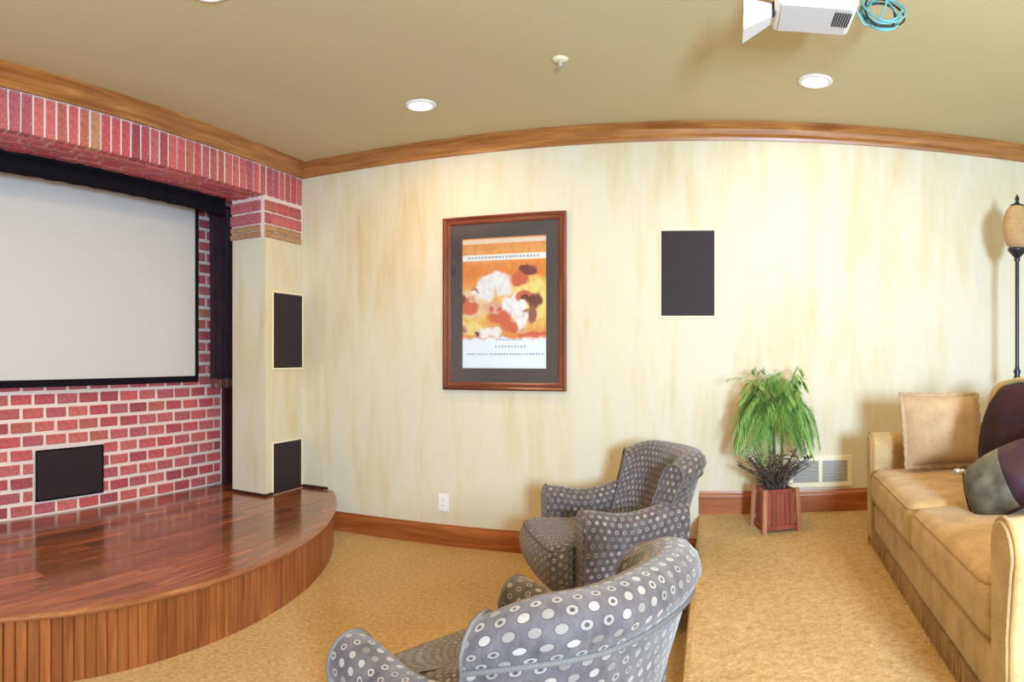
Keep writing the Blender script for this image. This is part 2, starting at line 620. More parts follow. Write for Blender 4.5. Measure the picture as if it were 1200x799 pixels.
# ------------------------------------------------------------------ bricks
def brick_mesh(name, sx, sy, sz, m, seed):
    """one slightly uneven brick, chamfered, centred on its middle"""
    rnd = random.Random(seed)
    h = (sx / 2, sy / 2, sz / 2)
    b = MB().rbox(h, 0.005, 0, 1, seg=1)
    j = lambda: rnd.uniform(-1, 1) * 0.0022
    b.v = [(x + j(), y + j(), z + j()) for x, y, z in b.v]
    me_o = b.build(name, m)
    me = me_o.data
    bpy.data.objects.remove(me_o)
    return me


wall_front = struct(MB().box((XB - 0.12, YN, 0), (XB, 4.0, CEIL)).build('wall_front', M['mortar']))
BL, BH, BP, RP = 0.150, 0.062, 0.173, 0.0855
full = [brick_mesh('brick', 0.05, BL, BH, M['brick'], i) for i in range(4)]
STZ = 0.29
BRK_END = 3.985


def lay(parent, meshes, x, y, z, rx=0.006):
    o = link('brick', random.choice(meshes), parent)
    o.location = (x + random.uniform(-0.003, rx), y, z)
    o.rotation_euler = (random.uniform(-.008, .008), random.uniform(-.01, .01), random.uniform(-.01, .01))
    return o


SPK = (2.27, 2.80, 0.385, 0.70)      # opening of the black speaker in the brick wall: y0, y1, z0, z1
cut = {}
def cut_mesh(L):
    L = round(L, 2)
    if L not in cut:
        cut[L] = brick_mesh('brick', 0.05, L, BH, M['brick'], int(L * 1000))
    return cut[L]
for r in range(26):
    zc_ = STZ + 0.045 + r * RP
    if zc_ > SOF:
        break
    vis0 = 0.9 if zc_ < 1.16 else 3.60
    y = BRK_END - BP * (0.5 if r % 2 else 1.0)
    first = True
    # bricks from the right end towards the left; behind the screen only the strip beside it shows
    spans = []
    yy = BRK_END - 0.008
    if r % 2:
        spans.append((yy - BL * 0.47, yy))
        yy -= BP * 0.5
    while yy - BL > vis0:
        spans.append((yy - BL, yy))
        yy -= BP
    for a, b in spans:
        if zc_ + BH / 2 > SPK[2] - 0.01 and zc_ - BH / 2 < SPK[3] + 0.01:
            if a < SPK[1] + 0.012 and b > SPK[0] - 0.012:
                if a < SPK[0] - 0.04:
                    b = SPK[0] - 0.014
                elif b > SPK[1] + 0.04:
                    a = SPK[1] + 0.014
                else:
                    continue
        L = b - a
        lay(wall_front, full if abs(L - BL) < 0.004 else [cut_mesh(L)], XB - 0.018, (a + b) / 2, zc_)

# dark sheet standing for the shade in the recess beside the column
struct(MB().box((XB - 0.1, 4.0, 0.0), (XB + 0.03, WD, CEIL)).build('recess_shade', M['dark_wood_and_shade']))

# brick soffit over the stage
wall_soffit = struct(MB().box((XB + 0.001, YN, SOF + 0.012), (XF - 0.012, WD, CEIL)).build('wall_soffit', M['mortar']))
sold = [brick_mesh('brick', 0.05, 0.057, 0.205, M['brick'], 40 + i) for i in range(4)]
k = 0
yy = WD - 0.034
while yy > 0.75:
    lay(wall_soffit, sold, XF - 0.028, yy, SOF + 0.108, 0.004)
    yy -= 0.0745
und = [brick_mesh('brick', BH, BL, 0.05, M['brick'], 60 + i) for i in range(4)]
for c in range(4):
    x = XF - 0.05 - 0.04 - c * 0.083
    yy = 3.93 - (BP / 2 if c % 2 else 0)
    if c < 0:
        continue
    while yy > 1.2:
        o = link('brick', random.choice(und), wall_soffit)
        o.location = (x, yy - BL / 2, SOF + 0.026 + random.uniform(-.003, .003))
        o.rotation_euler = (0, 0, random.uniform(-.01, .01))
        yy -= BP

# column with brick capital
CY0, CX0, CZ = 3.80, -3.275, 2.135
wc = MB()
wc.box((CX0, CY0, STZ), (XF, WD, CZ))
wall_column = struct(wc.build('wall_column', M['plaster']))
cap = MB().box((CX0, CY0 - 0.004, CZ), (XF - 0.006, WD, SOF + 0.012)).build('capital_core', M['mortar'], wall_column)
for zz, hh, mm, nm in ((CZ + 0.024, 0.042, 'tan_brick', 2), (CZ + 0.072, 0.042, 'tan_brick', 2), (2.277, 0.074, 'brick', 2), (2.366, 0.074, 'brick', 2)):
    odd = int(round((zz - CZ) * 50)) % 2
    pit = 0.152
    bricks = [brick_mesh('brick', 0.03, pit - 0.014, hh, M[mm], int(zz * 999) + i) for i in range(2)]
    bricks_half = [brick_mesh('brick', 0.03, pit / 2 - 0.014, hh, M[mm], int(zz * 999) + 7)]
    bricks_x = [brick_mesh('brick', pit - 0.014, 0.03, hh, M[mm], int(zz * 999) + 9)]
    bricks_xh = [brick_mesh('brick', pit / 2 - 0.014, 0.03, hh, M[mm], int(zz * 999) + 11)]
    y = CY0 - 0.006
    seq = ([0.5, 1, 1, 0.5] if odd else [1, 1, 1]) 
    for s in seq:
        L = pit * s
        lay(wall_column, bricks if s == 1 else bricks_half, XF - 0.008, y + L / 2, zz, 0.003)
        y += L
    x = XF - 0.03
    seq = ([0.5, 1, 0.5] if not odd else [1, 1])
    for s in seq:
        L = pit * s * 0.93
        o = link('brick', (bricks_x if s == 1 else bricks_xh)[0], wall_column)
        o.location = (x - L / 2, CY0 - 0.006, zz)
        x -= L

# small base strip where the stage floor meets the column and the far wall
sb = MB()
sb.box((CX0, CY0 - 0.010, STZ), (XF, CY0, STZ + 0.018))
sb.box((XF, CY0, STZ), (XF + 0.010, WD, STZ + 0.018))
sb.box((XF, WD - 0.012, STZ), (-2.74, WD, STZ + 0.02))
struct(sb.build('trim_4', M['dark_wood_and_shade']))

# ------------------------------------------------------------------ stage
KP = [(4.27, -2.715), (4.03, -2.545), (3.80, -2.40), (3.44, -2.24), (2.90, -2.09), (2.45, -2.05), (2.0, -2.09), (1.6, -2.175), (1.2, -2.31), (0.8, -2.49), (0.35, -2.72)]
KP = KP[::-1]
ky = np.array([a for a, _ in KP])
kx = np.array([b for _, b in KP])
cf = np.polyfit(ky, kx, 6)
def edge(y):
    return float(np.polyval(cf, y))
YA, YB = 0.35, WD
stage = thing('stage', 'low curved wooden stage with polished plank top below the brick wall', 'stage', (-2.9, 2.3, 0))
LOC = Vector((-2.9, 2.3, 0))
def loc_(p):
    return (p[0] - LOC.x, p[1] - LOC.y, p[2] - LOC.z)
fine = np.linspace(YA, YB, 600)
ex = np.array([edge(y) for y in fine])
# core
ring_b, ring_t = [], []
core = MB()
ys = np.linspace(YA, YB, 50)
rings = []
for y in ys:
    e = edge(y) - 0.03
    rings.append([loc_((XB, y, 0.0)), loc_((e, y, 0.0)), loc_((e, y, STZ - 0.03)), loc_((XB, y, STZ - 0.03))])
core.loft(rings, True, True, True).build('stage_frame', M['dark_wood_and_shade'], stage)
# staves along the curved front, each a separate board
d = np.hypot(np.diff(fine), np.diff(ex))
arc = np.concatenate([[0], np.cumsum(d)])
SW = 0.048
ns = int(arc[-1] / SW)
for i in range(ns):
    a, b = i * SW + 0.0012, (i + 1) * SW - 0.0012
    ya, yb = np.interp(a, arc, fine), np.interp(b, arc, fine)
    if yb < 0.9:
        continue
    pa, pb = Vector((edge(ya), ya, 0)), Vector((edge(yb), yb, 0))
    t = (pb - pa).normalized()
    n_ = Vector((t.y, -t.x, 0))
    w = (pb - pa).length
    q = random.uniform(0, 0.002)
    c1 = 0.004
    mb = MB()
    bot, top = [], []
    for s, dd in ((0, 0.028), (0, c1), (c1, -q), (w - c1, -q), (w, c1), (w, 0.028)):
        p = pa + t * s - n_ * dd
        bot.append(loc_((p.x, p.y, 0.0)))
        top.append(loc_((p.x, p.y, STZ - 0.028)))
    mb.loft([bot, top], True, True, True)
    mb.build('stave', M['stave'], stage)
# nosing
rings = []
prof = [(-0.06, 0.0), (0.012, 0.0), (0.020, -0.005), (0.024, -0.014), (0.020, -0.024), (0.012, -0.029), (-0.06, -0.029)]
for y in np.linspace(YA, YB, 70):
    t = Vector((edge(y + 1e-3) - edge(y - 1e-3), 2e-3, 0)).normalized()
    n_ = Vector((t.y, -t.x, 0))
    rings.append([loc_((edge(y) + n_.x * a, min(y + n_.y * a, WD), STZ + b)) for a, b in prof])
MB().loft(rings, True, True, True, flip=False).build('nosing', M['nosing'], stage, smooth=False)
# planks
PW = 0.082
x = XB
pi_ = 0
inner = lambda y: edge(y) - 0.055
ymid = float(fine[int(np.argmax(ex))])
def ylim(xx, hi):
    """where the inner nosing line crosses x"""
    ygrid = np.linspace(ymid, YB, 300) if hi else np.linspace(ymid, YA, 300)
    for y in ygrid:
        if inner(y) < xx:
            return float(y)
    return float(ygrid[-1])
while x < float(ex.max()) - 0.06:
    x1 = min(x + PW, float(ex.max()) - 0.056)
    xs = np.linspace(x + 0.0008, x1 - 0.0008, 3)
    hi = [ylim(a, True) for a in xs]
    lo = [max(ylim(a, False), 0.7) for a in xs]
    js = []
    yj = 0.7 + random.uniform(0.1, 0.9)
    while yj < WD:
        js.append(yj)
        yj += random.uniform(0.6, 1.3)
    js = [j for j in js if max(lo) + 0.15 < j < min(hi) - 0.15]
    cuts = [lo] + [[j] * 3 for j in js] + [hi]
    for a, b in zip(cuts[:-1], cuts[1:]):
        a = [q + 0.0008 for q in a]
        b = [q - 0.0008 for q in b]
        if min(bb - aa for aa, bb in zip(a, b)) < 0.01:
            continue
        dz = random.uniform(-0.0008, 0.0008)
        pl = [(xs[0], a[0]), (xs[1], a[1]), (xs[2], a[2]), (xs[2], b[2]), (xs[1], b[1]), (xs[0], b[0])]
        MB().loft([[loc_((p[0], p[1], STZ - 0.028)) for p in pl], [loc_((p[0], p[1], STZ - 0.001 + dz)) for p in pl]], True, False, False) \
            .add([loc_((p[0], p[1], STZ - 0.001 + dz)) for p in pl], [(0, 1, 4, 5), (1, 2, 3, 4)]) \
            .build('plank', M['plank'], stage)
    x += PW

# ------------------------------------------------------------------ screen, valance, curtain
XS = -3.50
scr = thing('projection_screen', 'wide grey-white projection screen in a thin black frame on the brick wall', 'screen', (XS, 2.2, 1.1))
SY0, SY1, SZ0, SZ1 = 0.78, 3.635, 1.143, 2.43
def rel(lo, hi, o):
    return (lo[0] - o[0], lo[1] - o[1], lo[2] - o[2]), (hi[0] - o[0], hi[1] - o[1], hi[2] - o[2])
OS = (XS, 2.2, 1.1)
MB().box(*rel((XS - 0.012, SY0, SZ0), (XS, SY1, SZ1), OS)).build('screen_surface', M['screen'], scr)
fr = MB()
for lo, hi in (((XS - 0.045, SY0 - 0.05, SZ0 - 0.045), (XS + 0.012, SY1 + 0.028, SZ0)), ((XS - 0.045, SY0 - 0.05, SZ1 - 0.02), (XS + 0.012, SY1 + 0.028, SZ1)),
               ((XS - 0.045, SY1, SZ0), (XS + 0.012, SY1 + 0.028, SZ1)), ((XS - 0.045, SY0 - 0.05, SZ0), (XS + 0.012, SY0, SZ1))):
    fr.bbox(*rel(lo, hi, OS), 0.004)
fr.build('screen_frame', M['black'], scr)

# black valance hanging just behind the soffit front
val = thing('valance', 'black velvet valance hanging above the projection screen under the brick soffit', 'valance', (-3.27, 2.2, SOF))
rings = []
for y in np.linspace(0.4, 3.70, 160):
    w = 0.004 * sin(y * 2 * pi / 0.16) + 0.002 * sin(y * 31)
    rings.append([(w - 0.006, y - 2.2, 0.0), (w + 0.006, y - 2.2, 0.0), (w * 1.3 + 0.006, y - 2.2, -0.118), (w * 1.3 - 0.006, y - 2.2, -0.118)])
MB().loft(rings, True, True, True, flip=True).build('valance_cloth', M['black'], val, smooth=True)
MB().bbox((-0.012, -1.8, -0.02), (0.018, 1.5, 0.002), 0.003).build('header_rail', M['black'], val)

cur = thing('curtain', 'dark velvet curtain with maroon fringe hanging between the screen and the column', 'curtain', (-3.40, 3.80, SOF))
def cloth(y0, y1, z0, z1, amp, waves, th, flare=0.0, n=90):
    rings = []
    for s in np.linspace(0, 1, n):
        col = []
        back = []
        for z in np.linspace(z1, z0, 9):
            q = (z1 - z) / max(1e-6, (z1 - z0))
            w = amp * (0.6 + 0.6 * q) * sin(s * waves * 2 * pi + 0.5 * sin(q * 2)) + 0.004 * sin(s * 40 + q * 3)
            y = y0 + (y1 - y0) * s
            col.append((w + th / 2, y, z))
            back.append((w - th / 2, y, z))
        rings.append(col + back[::-1])
    return MB().loft(rings, True, True, True, flip=False)
cloth(-0.115, 0.20, -1.315, 0.0, 0.020, 4.0, 0.010).build('curtain_cloth', M['velvet'], cur, smooth=True)
fm = MB()
for i in range(64):
    y = -0.115 + 0.315 * i / 63
    s = i / 63
    w = 0.020 * 1.2 * sin(s * 4.0 * 2 * pi + 0.5 * sin(2.0))
    L = random.uniform(0.05, 0.07)
    fm.tube([(w, y, -1.305), (w + random.uniform(-.003, .003), y + random.uniform(-.002, .002), -1.315 - L)], 0.0028, 5)
fr_o = fm.build('fringe', M['hem'], cur)
fr_o['kind'] = 'stuff'
MB().tube([(0, -0.13, -0.015), (0, 0.21, -0.015)], 0.012, 10).build('curtain_rod', M['iron'], cur)

# ------------------------------------------------------------------ speakers in walls
def speaker(name, label, loc, axis, w, h, depth=0.035, fw=0.014, frame_mat='cream'):
    """flush grille; axis 'x' faces +x, axis 'y' faces -y; loc is the centre on the wall face"""
    t = thing(name, label, 'speaker', loc, 0 if axis == 'x' else -pi / 2, None)
    f = MB()
    o, i = (w / 2 + fw, h / 2 + fw), (w / 2, h / 2)
    for lo, hi in (((0, -o[0], -o[1]), (0.010, o[0], -i[1])), ((0, -o[0], i[1]), (0.010, o[0], o[1])),
                   ((0, -o[0], -i[1]), (0.010, -i[0], i[1])), ((0, i[0], -i[1]), (0.010, o[0], i[1]))):
        f.bbox(lo, hi, 0.003)
    f.build('speaker_frame', M[frame_mat], t)
    MB().rbox((0.006, w / 2, h / 2), 0.004, 0, 2, (0.002, 0, 0), seg=2).build('grille', M['grille'], t)
    return t
speaker('wall_speaker', 'tall black wall speaker in a thin cream frame right of the framed poster', (-0.172, WD, 1.81), 'y', 0.335, 0.535)
speaker('column_speaker', 'upper black speaker set in the plaster column beside the stage curtain', (XF, 4.072, 1.475), 'x', 0.36, 0.545)
speaker('column_speaker', 'lower black speaker set in the plaster column just above the stage floor', (XF, 4.066, 0.475), 'x', 0.35, 0.36)
speaker('brick_wall_speaker', 'wide black speaker set low in the brick wall under the screen', (XB + 0.012, 2.535, 0.5425), 'x', 0.515, 0.30, fw=0.010, frame_mat='black')

# ------------------------------------------------------------------ framed poster (generic stand-in picture)
def m_poster():
    m = mat('poster_print', (0.8, 0.4, 0.15), 0.5, 0.3)
    k = NT(m)
    uv = k.coord('UV')
    nz = k.n('ShaderNodeTexNoise', {'Vector': uv, 'Scale': 7.0, 'Detail': 4.0})
    nb = k.n('ShaderNodeTexNoise', {'Vector': uv, 'Scale': 16.0, 'Detail': 5.0}).outputs['Fac']
    wob = k.n('ShaderNodeMixRGB', {'Fac': 0.10, 'Color1': uv, 'Color2': nz.outputs['Color'], })
    sep = k.n('ShaderNodeSeparateXYZ', {0: wob.outputs[0]})
    raw = k.n('ShaderNodeSeparateXYZ', {0: uv})
    v = sep.outputs[1]
    c = k.ramp(v, [(0.18, (0.80, 0.16, 0.04)), (0.30, (0.86, 0.36, 0.10)), (0.42, (0.93, 0.62, 0.18)), (0.55, (0.92, 0.50, 0.12)),
                   (0.70, (0.88, 0.26, 0.05)), (0.86, (0.92, 0.40, 0.12)), (1.0, (0.85, 0.25, 0.08))])
    def blob(c, cx, cy, rx, ry, col, soft=0.25):
        a = k.math('DIVIDE', k.math('SUBTRACT', sep.outputs[0], cx), rx)
        b = k.math('DIVIDE', k.math('SUBTRACT', v, cy), ry)
        d_ = k.math('ADD', k.math('MULTIPLY', a, a), k.math('MULTIPLY', b, b))
        mr = k.n('ShaderNodeMapRange', {0: d_, 1: 1 - soft, 2: 1 + soft, 3: 1.0, 4: 0.0})
        return k.mix(mr.outputs[0], c, col)
    wht, red, dk, yel, pnk = (0.92, 0.86, 0.82), (0.72, 0.16, 0.08), (0.20, 0.06, 0.05), (0.95, 0.72, 0.24), (0.82, 0.45, 0.32)
    rp = random.Random(21)
    spec = [(0.80, 0.54, 0.22, 0.14, yel), (0.16, 0.50, 0.20, 0.09, (0.9, 0.66, 0.38)), (0.40, 0.655, 0.17, 0.055, wht), (0.30, 0.60, 0.10, 0.07, wht), (0.50, 0.60, 0.09, 0.06, wht),
            (0.64, 0.50, 0.08, 0.06, wht), (0.68, 0.40, 0.07, 0.08, wht), (0.55, 0.46, 0.08, 0.07, wht), (0.12, 0.48, 0.12, 0.05, red), (0.45, 0.40, 0.13, 0.06, red),
            (0.38, 0.47, 0.10, 0.05, pnk), (0.56, 0.34, 0.09, 0.04, red), (0.68, 0.66, 0.10, 0.05, red), (0.76, 0.72, 0.09, 0.035, dk), (0.72, 0.54, 0.09, 0.035, red),
            (0.82, 0.50, 0.08, 0.05, dk), (0.80, 0.42, 0.05, 0.06, (0.36, 0.12, 0.09)), (0.15, 0.33, 0.14, 0.05, yel), (0.30, 0.30, 0.10, 0.035, wht), (0.42, 0.29, 0.06, 0.03, wht),
            (0.80, 0.29, 0.16, 0.02, red)]
    for i in range(16):
        spec.append((rp.uniform(0.05, 0.72), rp.uniform(0.29, 0.60), rp.uniform(0.018, 0.045), rp.uniform(0.010, 0.03), rp.choice([dk, red, wht, pnk, (0.5, 0.2, 0.1)])))
    for args in spec:
        c = blob(c, *args, soft=0.35)
    c = k.mix(k.math('MULTIPLY', k.ramp(nb, [(0.45, (0, 0, 0)), (0.7, (1, 1, 1))]), 0.3), c, (0.55, 0.14, 0.06))
    def band(c, v0, v1, col, amount=1.0):
        mk = k.math('MULTIPLY', k.math('GREATER_THAN', raw.outputs[1], v0), k.math('LESS_THAN', raw.outputs[1], v1))
        return k.mix(k.math('MULTIPLY', mk, amount), c, col)
    c = band(c, 0.955, 0.99, (0.93, 0.78, 0.60), 0.8)
    c = band(c, 0.825, 0.872, (0.94, 0.88, 0.80), 0.95)
    low = k.n('ShaderNodeMapRange', {0: v, 1: 0.27, 2: 0.245, 3: 0.0, 4: 1.0}).outputs[0]
    c = k.mix(low, c, (0.88, 0.88, 0.90))
    k.base(c)
    return m


PX0, PX1, PZ0, PZ1 = -1.80, -0.948, 1.062, 2.222
pc = ((PX0 + PX1) / 2, WD, (PZ0 + PZ1) / 2)
po = thing('framed_poster', 'framed orange and white poster with dark mat in a mahogany frame on plaster wall', 'picture', pc)
W2, H2 = (PX1 - PX0) / 2, (PZ1 - PZ0) / 2
fwid = 0.052
def frame_side(pts_outer, pts_inner, m, name='frame_side'):
    """mitred moulding: outer pair, inner pair in (x, z)"""
    prof = [(0.0, 0.0), (0.0, 0.030), (0.2, 0.036), (0.45, 0.026), (0.8, 0.026), (1.0, 0.018), (1.0, 0.0)]
    rings = []
    for (ox, oz), (ix, iz) in zip(pts_outer, pts_inner):
        rings.append([(ox + (ix - ox) * t, -d_, oz + (iz - oz) * t) for t, d_ in prof])
    MB().loft(rings, True, True, True).build(name, m, po)
OC = [(-W2, -H2), (W2, -H2), (W2, H2), (-W2, H2)]
IC = [(x - fwid * np.sign(x), z - fwid * np.sign(z)) for x, z in OC]
for i in range(4):
    j = (i + 1) % 4
    frame_side((OC[i], OC[j]), (IC[i], IC[j]), M['frame_wood_x'] if i % 2 == 0 else M['frame_wood'])
pw, ph = 0.291, 0.434
iw, ih = W2 - fwid, H2 - fwid
mb = MB()
for lo, hi in (((-iw, -0.012, -ih), (iw, -0.002, -ph)), ((-iw, -0.012, ph), (iw, -0.002, ih)), ((-iw, -0.012, -ph), (-pw, -0.002, ph)), ((pw, -0.012, -ph), (iw, -0.002, ph))):
    mb.box(lo, hi)
mb.build('mat_board', M['mat_board'], po)
pr = MB()
pr.add([(-pw, -0.006, -ph), (pw, -0.006, -ph), (pw, -0.006, ph), (-pw, -0.006, ph)], [(0, 1, 2, 3)], [[(0, 0), (1, 0), (1, 1), (0, 1)]])
pr.build('print', m_poster(), po)
# rows of faint print under the picture and along the title band
ln = MB()
rr = random.Random(3)
for z, a, b, hgt, step in ((-0.245, -0.05, 0.12, 0.010, 0.022), (-0.290, -0.06, 0.14, 0.012, 0.022), (-0.340, -0.26, 0.26, 0.013, 0.020), (0.303, -0.25, 0.25, 0.014, 0.024)):
    xx = a
    while xx < b:
        w = step * rr.uniform(0.4, 0.7)
        ln.box((xx, -0.0068, z - hgt / 2), (xx + w, -0.0062, z + hgt / 2))
        xx += step
ln.build('print_line', mat('faded_grey_ink', (0.42, 0.42, 0.47), 0.6), po)['kind'] = 'stuff'
MB().box((-iw, -0.0145, -ih), (iw, -0.0130, ih)).build('glazing', M['glass'], po)

# ------------------------------------------------------------------ wall outlet and floor-level vent
ot = thing('wall_outlet', 'small white wall outlet above the baseboard near the stage end', 'outlet', (-1.805, WD, 0.29))
MB().rbox((0.038, 0.004, 0.060), 0.003, 0, 2, (0, -0.004, 0), seg=2).build('cover_plate', M['white'], ot)
for z in (-0.02, 0.02):
    s_ = MB().rbox((0.015, 0.003, 0.013), 0.002, 0, 2, (0, -0.0085, z), seg=2).build('socket', M['white'], ot)
    MB().box((-0.007, -0.0121, z - 0.005), (-0.005, -0.0112, z + 0.005)).box((0.005, -0.0121, z - 0.005), (0.007, -0.0121 + 0.0009, z + 0.005)).build('slot', M['slot'], s_)

vt = thing('wall_vent', 'cream return air vent with two louvred panels beside the potted plant', 'vent', (0.667, WD, 0.555))
vf = MB()
vw, vh, b_ = 0.205, 0.098, 0.030
for lo, hi in (((-vw, -0.012, -vh), (vw, 0, -vh + b_)), ((-vw, -0.012, vh - b_), (vw, 0, vh)), ((-vw, -0.012, -vh + b_), (-vw + b_, 0, vh - b_)),
               ((vw - b_, -0.012, -vh + b_), (vw, 0, vh - b_)), ((-0.012, -0.012, -vh + b_), (0.012, 0, vh - b_))):
    vf.bbox(lo, hi, 0.003)
vf.build('vent_frame', M['cream'], vt)
MB().box((-vw + b_, -0.002, -vh + b_), (vw - b_, 0, vh - b_)).build('vent_back', mat('vent_back_grey', (0.22, 0.20, 0.18), 0.8), vt)  # plain grey backing behind the louvres
lm = {}
for side in (-1, 1):
    xa, xb = (-vw + b_, -0.012) if side < 0 else (0.012, vw - b_)
    for i in range(10):
        z = -vh + b_ + 0.007 + i * (2 * (vh - b_)) / 10
        MB().hexa([(xa, -0.010, z - 0.004), (xb, -0.010, z - 0.004), (xb, -0.003, z + 0.004), (xa, -0.003, z + 0.004)],
                  [(xa, -0.009, z - 0.003), (xb, -0.009, z - 0.003), (xb, -0.002, z + 0.005), (xa, -0.002, z + 0.005)]).build('louvre', M['grey_metal'], vt)

# ------------------------------------------------------------------ ceiling lights, sprinkler
LB = ['recessed ceiling light above and left of the framed poster', 'recessed ceiling light between the white projector and the far crown moulding',
      'recessed ceiling light above the stage, mostly cut off by the top edge']
for (cx, cy), lb in zip(CANS, LB):
    t = thing('ceiling_light', lb, 'ceiling light', (cx, cy, CEIL), 0, 'recessed ceiling lights')
    MB().lathe([(0.066, 0.0), (0.092, 0.0), (0.094, -0.004), (0.088, -0.009), (0.070, -0.010), (0.066, 0.0)], n=28, cap=False).build('trim_ring', M['white'], t, smooth=True)
    MB().lathe([(0.0005, -0.004), (0.068, -0.004), (0.068, -0.001), (0.0005, -0.001)], n=28).build('lens', M['lamp_on'], t)
sp = thing('fire_sprinkler', 'small round sprinkler head on the ceiling between the two downlights', 'sprinkler', (-0.755, 3.25, CEIL))
MB().lathe([(0.0005, 0.0), (0.042, 0.0), (0.040, -0.006), (0.022, -0.012), (0.0005, -0.013)], n=24).build('escutcheon', M['cream'], sp, smooth=True)
MB().lathe([(0.0005, -0.012), (0.009, -0.012), (0.009, -0.034), (0.016, -0.036), (0.016, -0.039), (0.0005, -0.039)], n=14).build('nozzle', M['grey_metal'], sp)

# ------------------------------------------------------------------ club chairs (local: +x forward, +y left)
def resample(pts, n):
    P = [Vector(p) for p in pts]
    L = [0]
    for a, b in zip(P[:-1], P[1:]):
        L.append(L[-1] + (b - a).length)
    out = []
    for s in np.linspace(0, L[-1], n):
        for i in range(len(P) - 1):
            if s <= L[i + 1] + 1e-9:
                q = (s - L[i]) / max(1e-9, L[i + 1] - L[i])
                out.append(P[i].lerp(P[i + 1], q))
                break
    return out


def back_plan():
    """outer plan line of the back at the roll: left wing end, round the back, right wing end"""
    W, D_, C0, P_ = 0.395, 0.372, -0.085, 2.6
    pts = []
    for a in np.linspace(0.30, pi - 0.30, 41):
        ca, sa = cos(a), sin(a)
        pts.append((C0 - D_ * abs(sa) ** (2 / P_), W * np.sign(ca) * abs(ca) ** (2 / P_), 0))
    return resample(pts, 44)


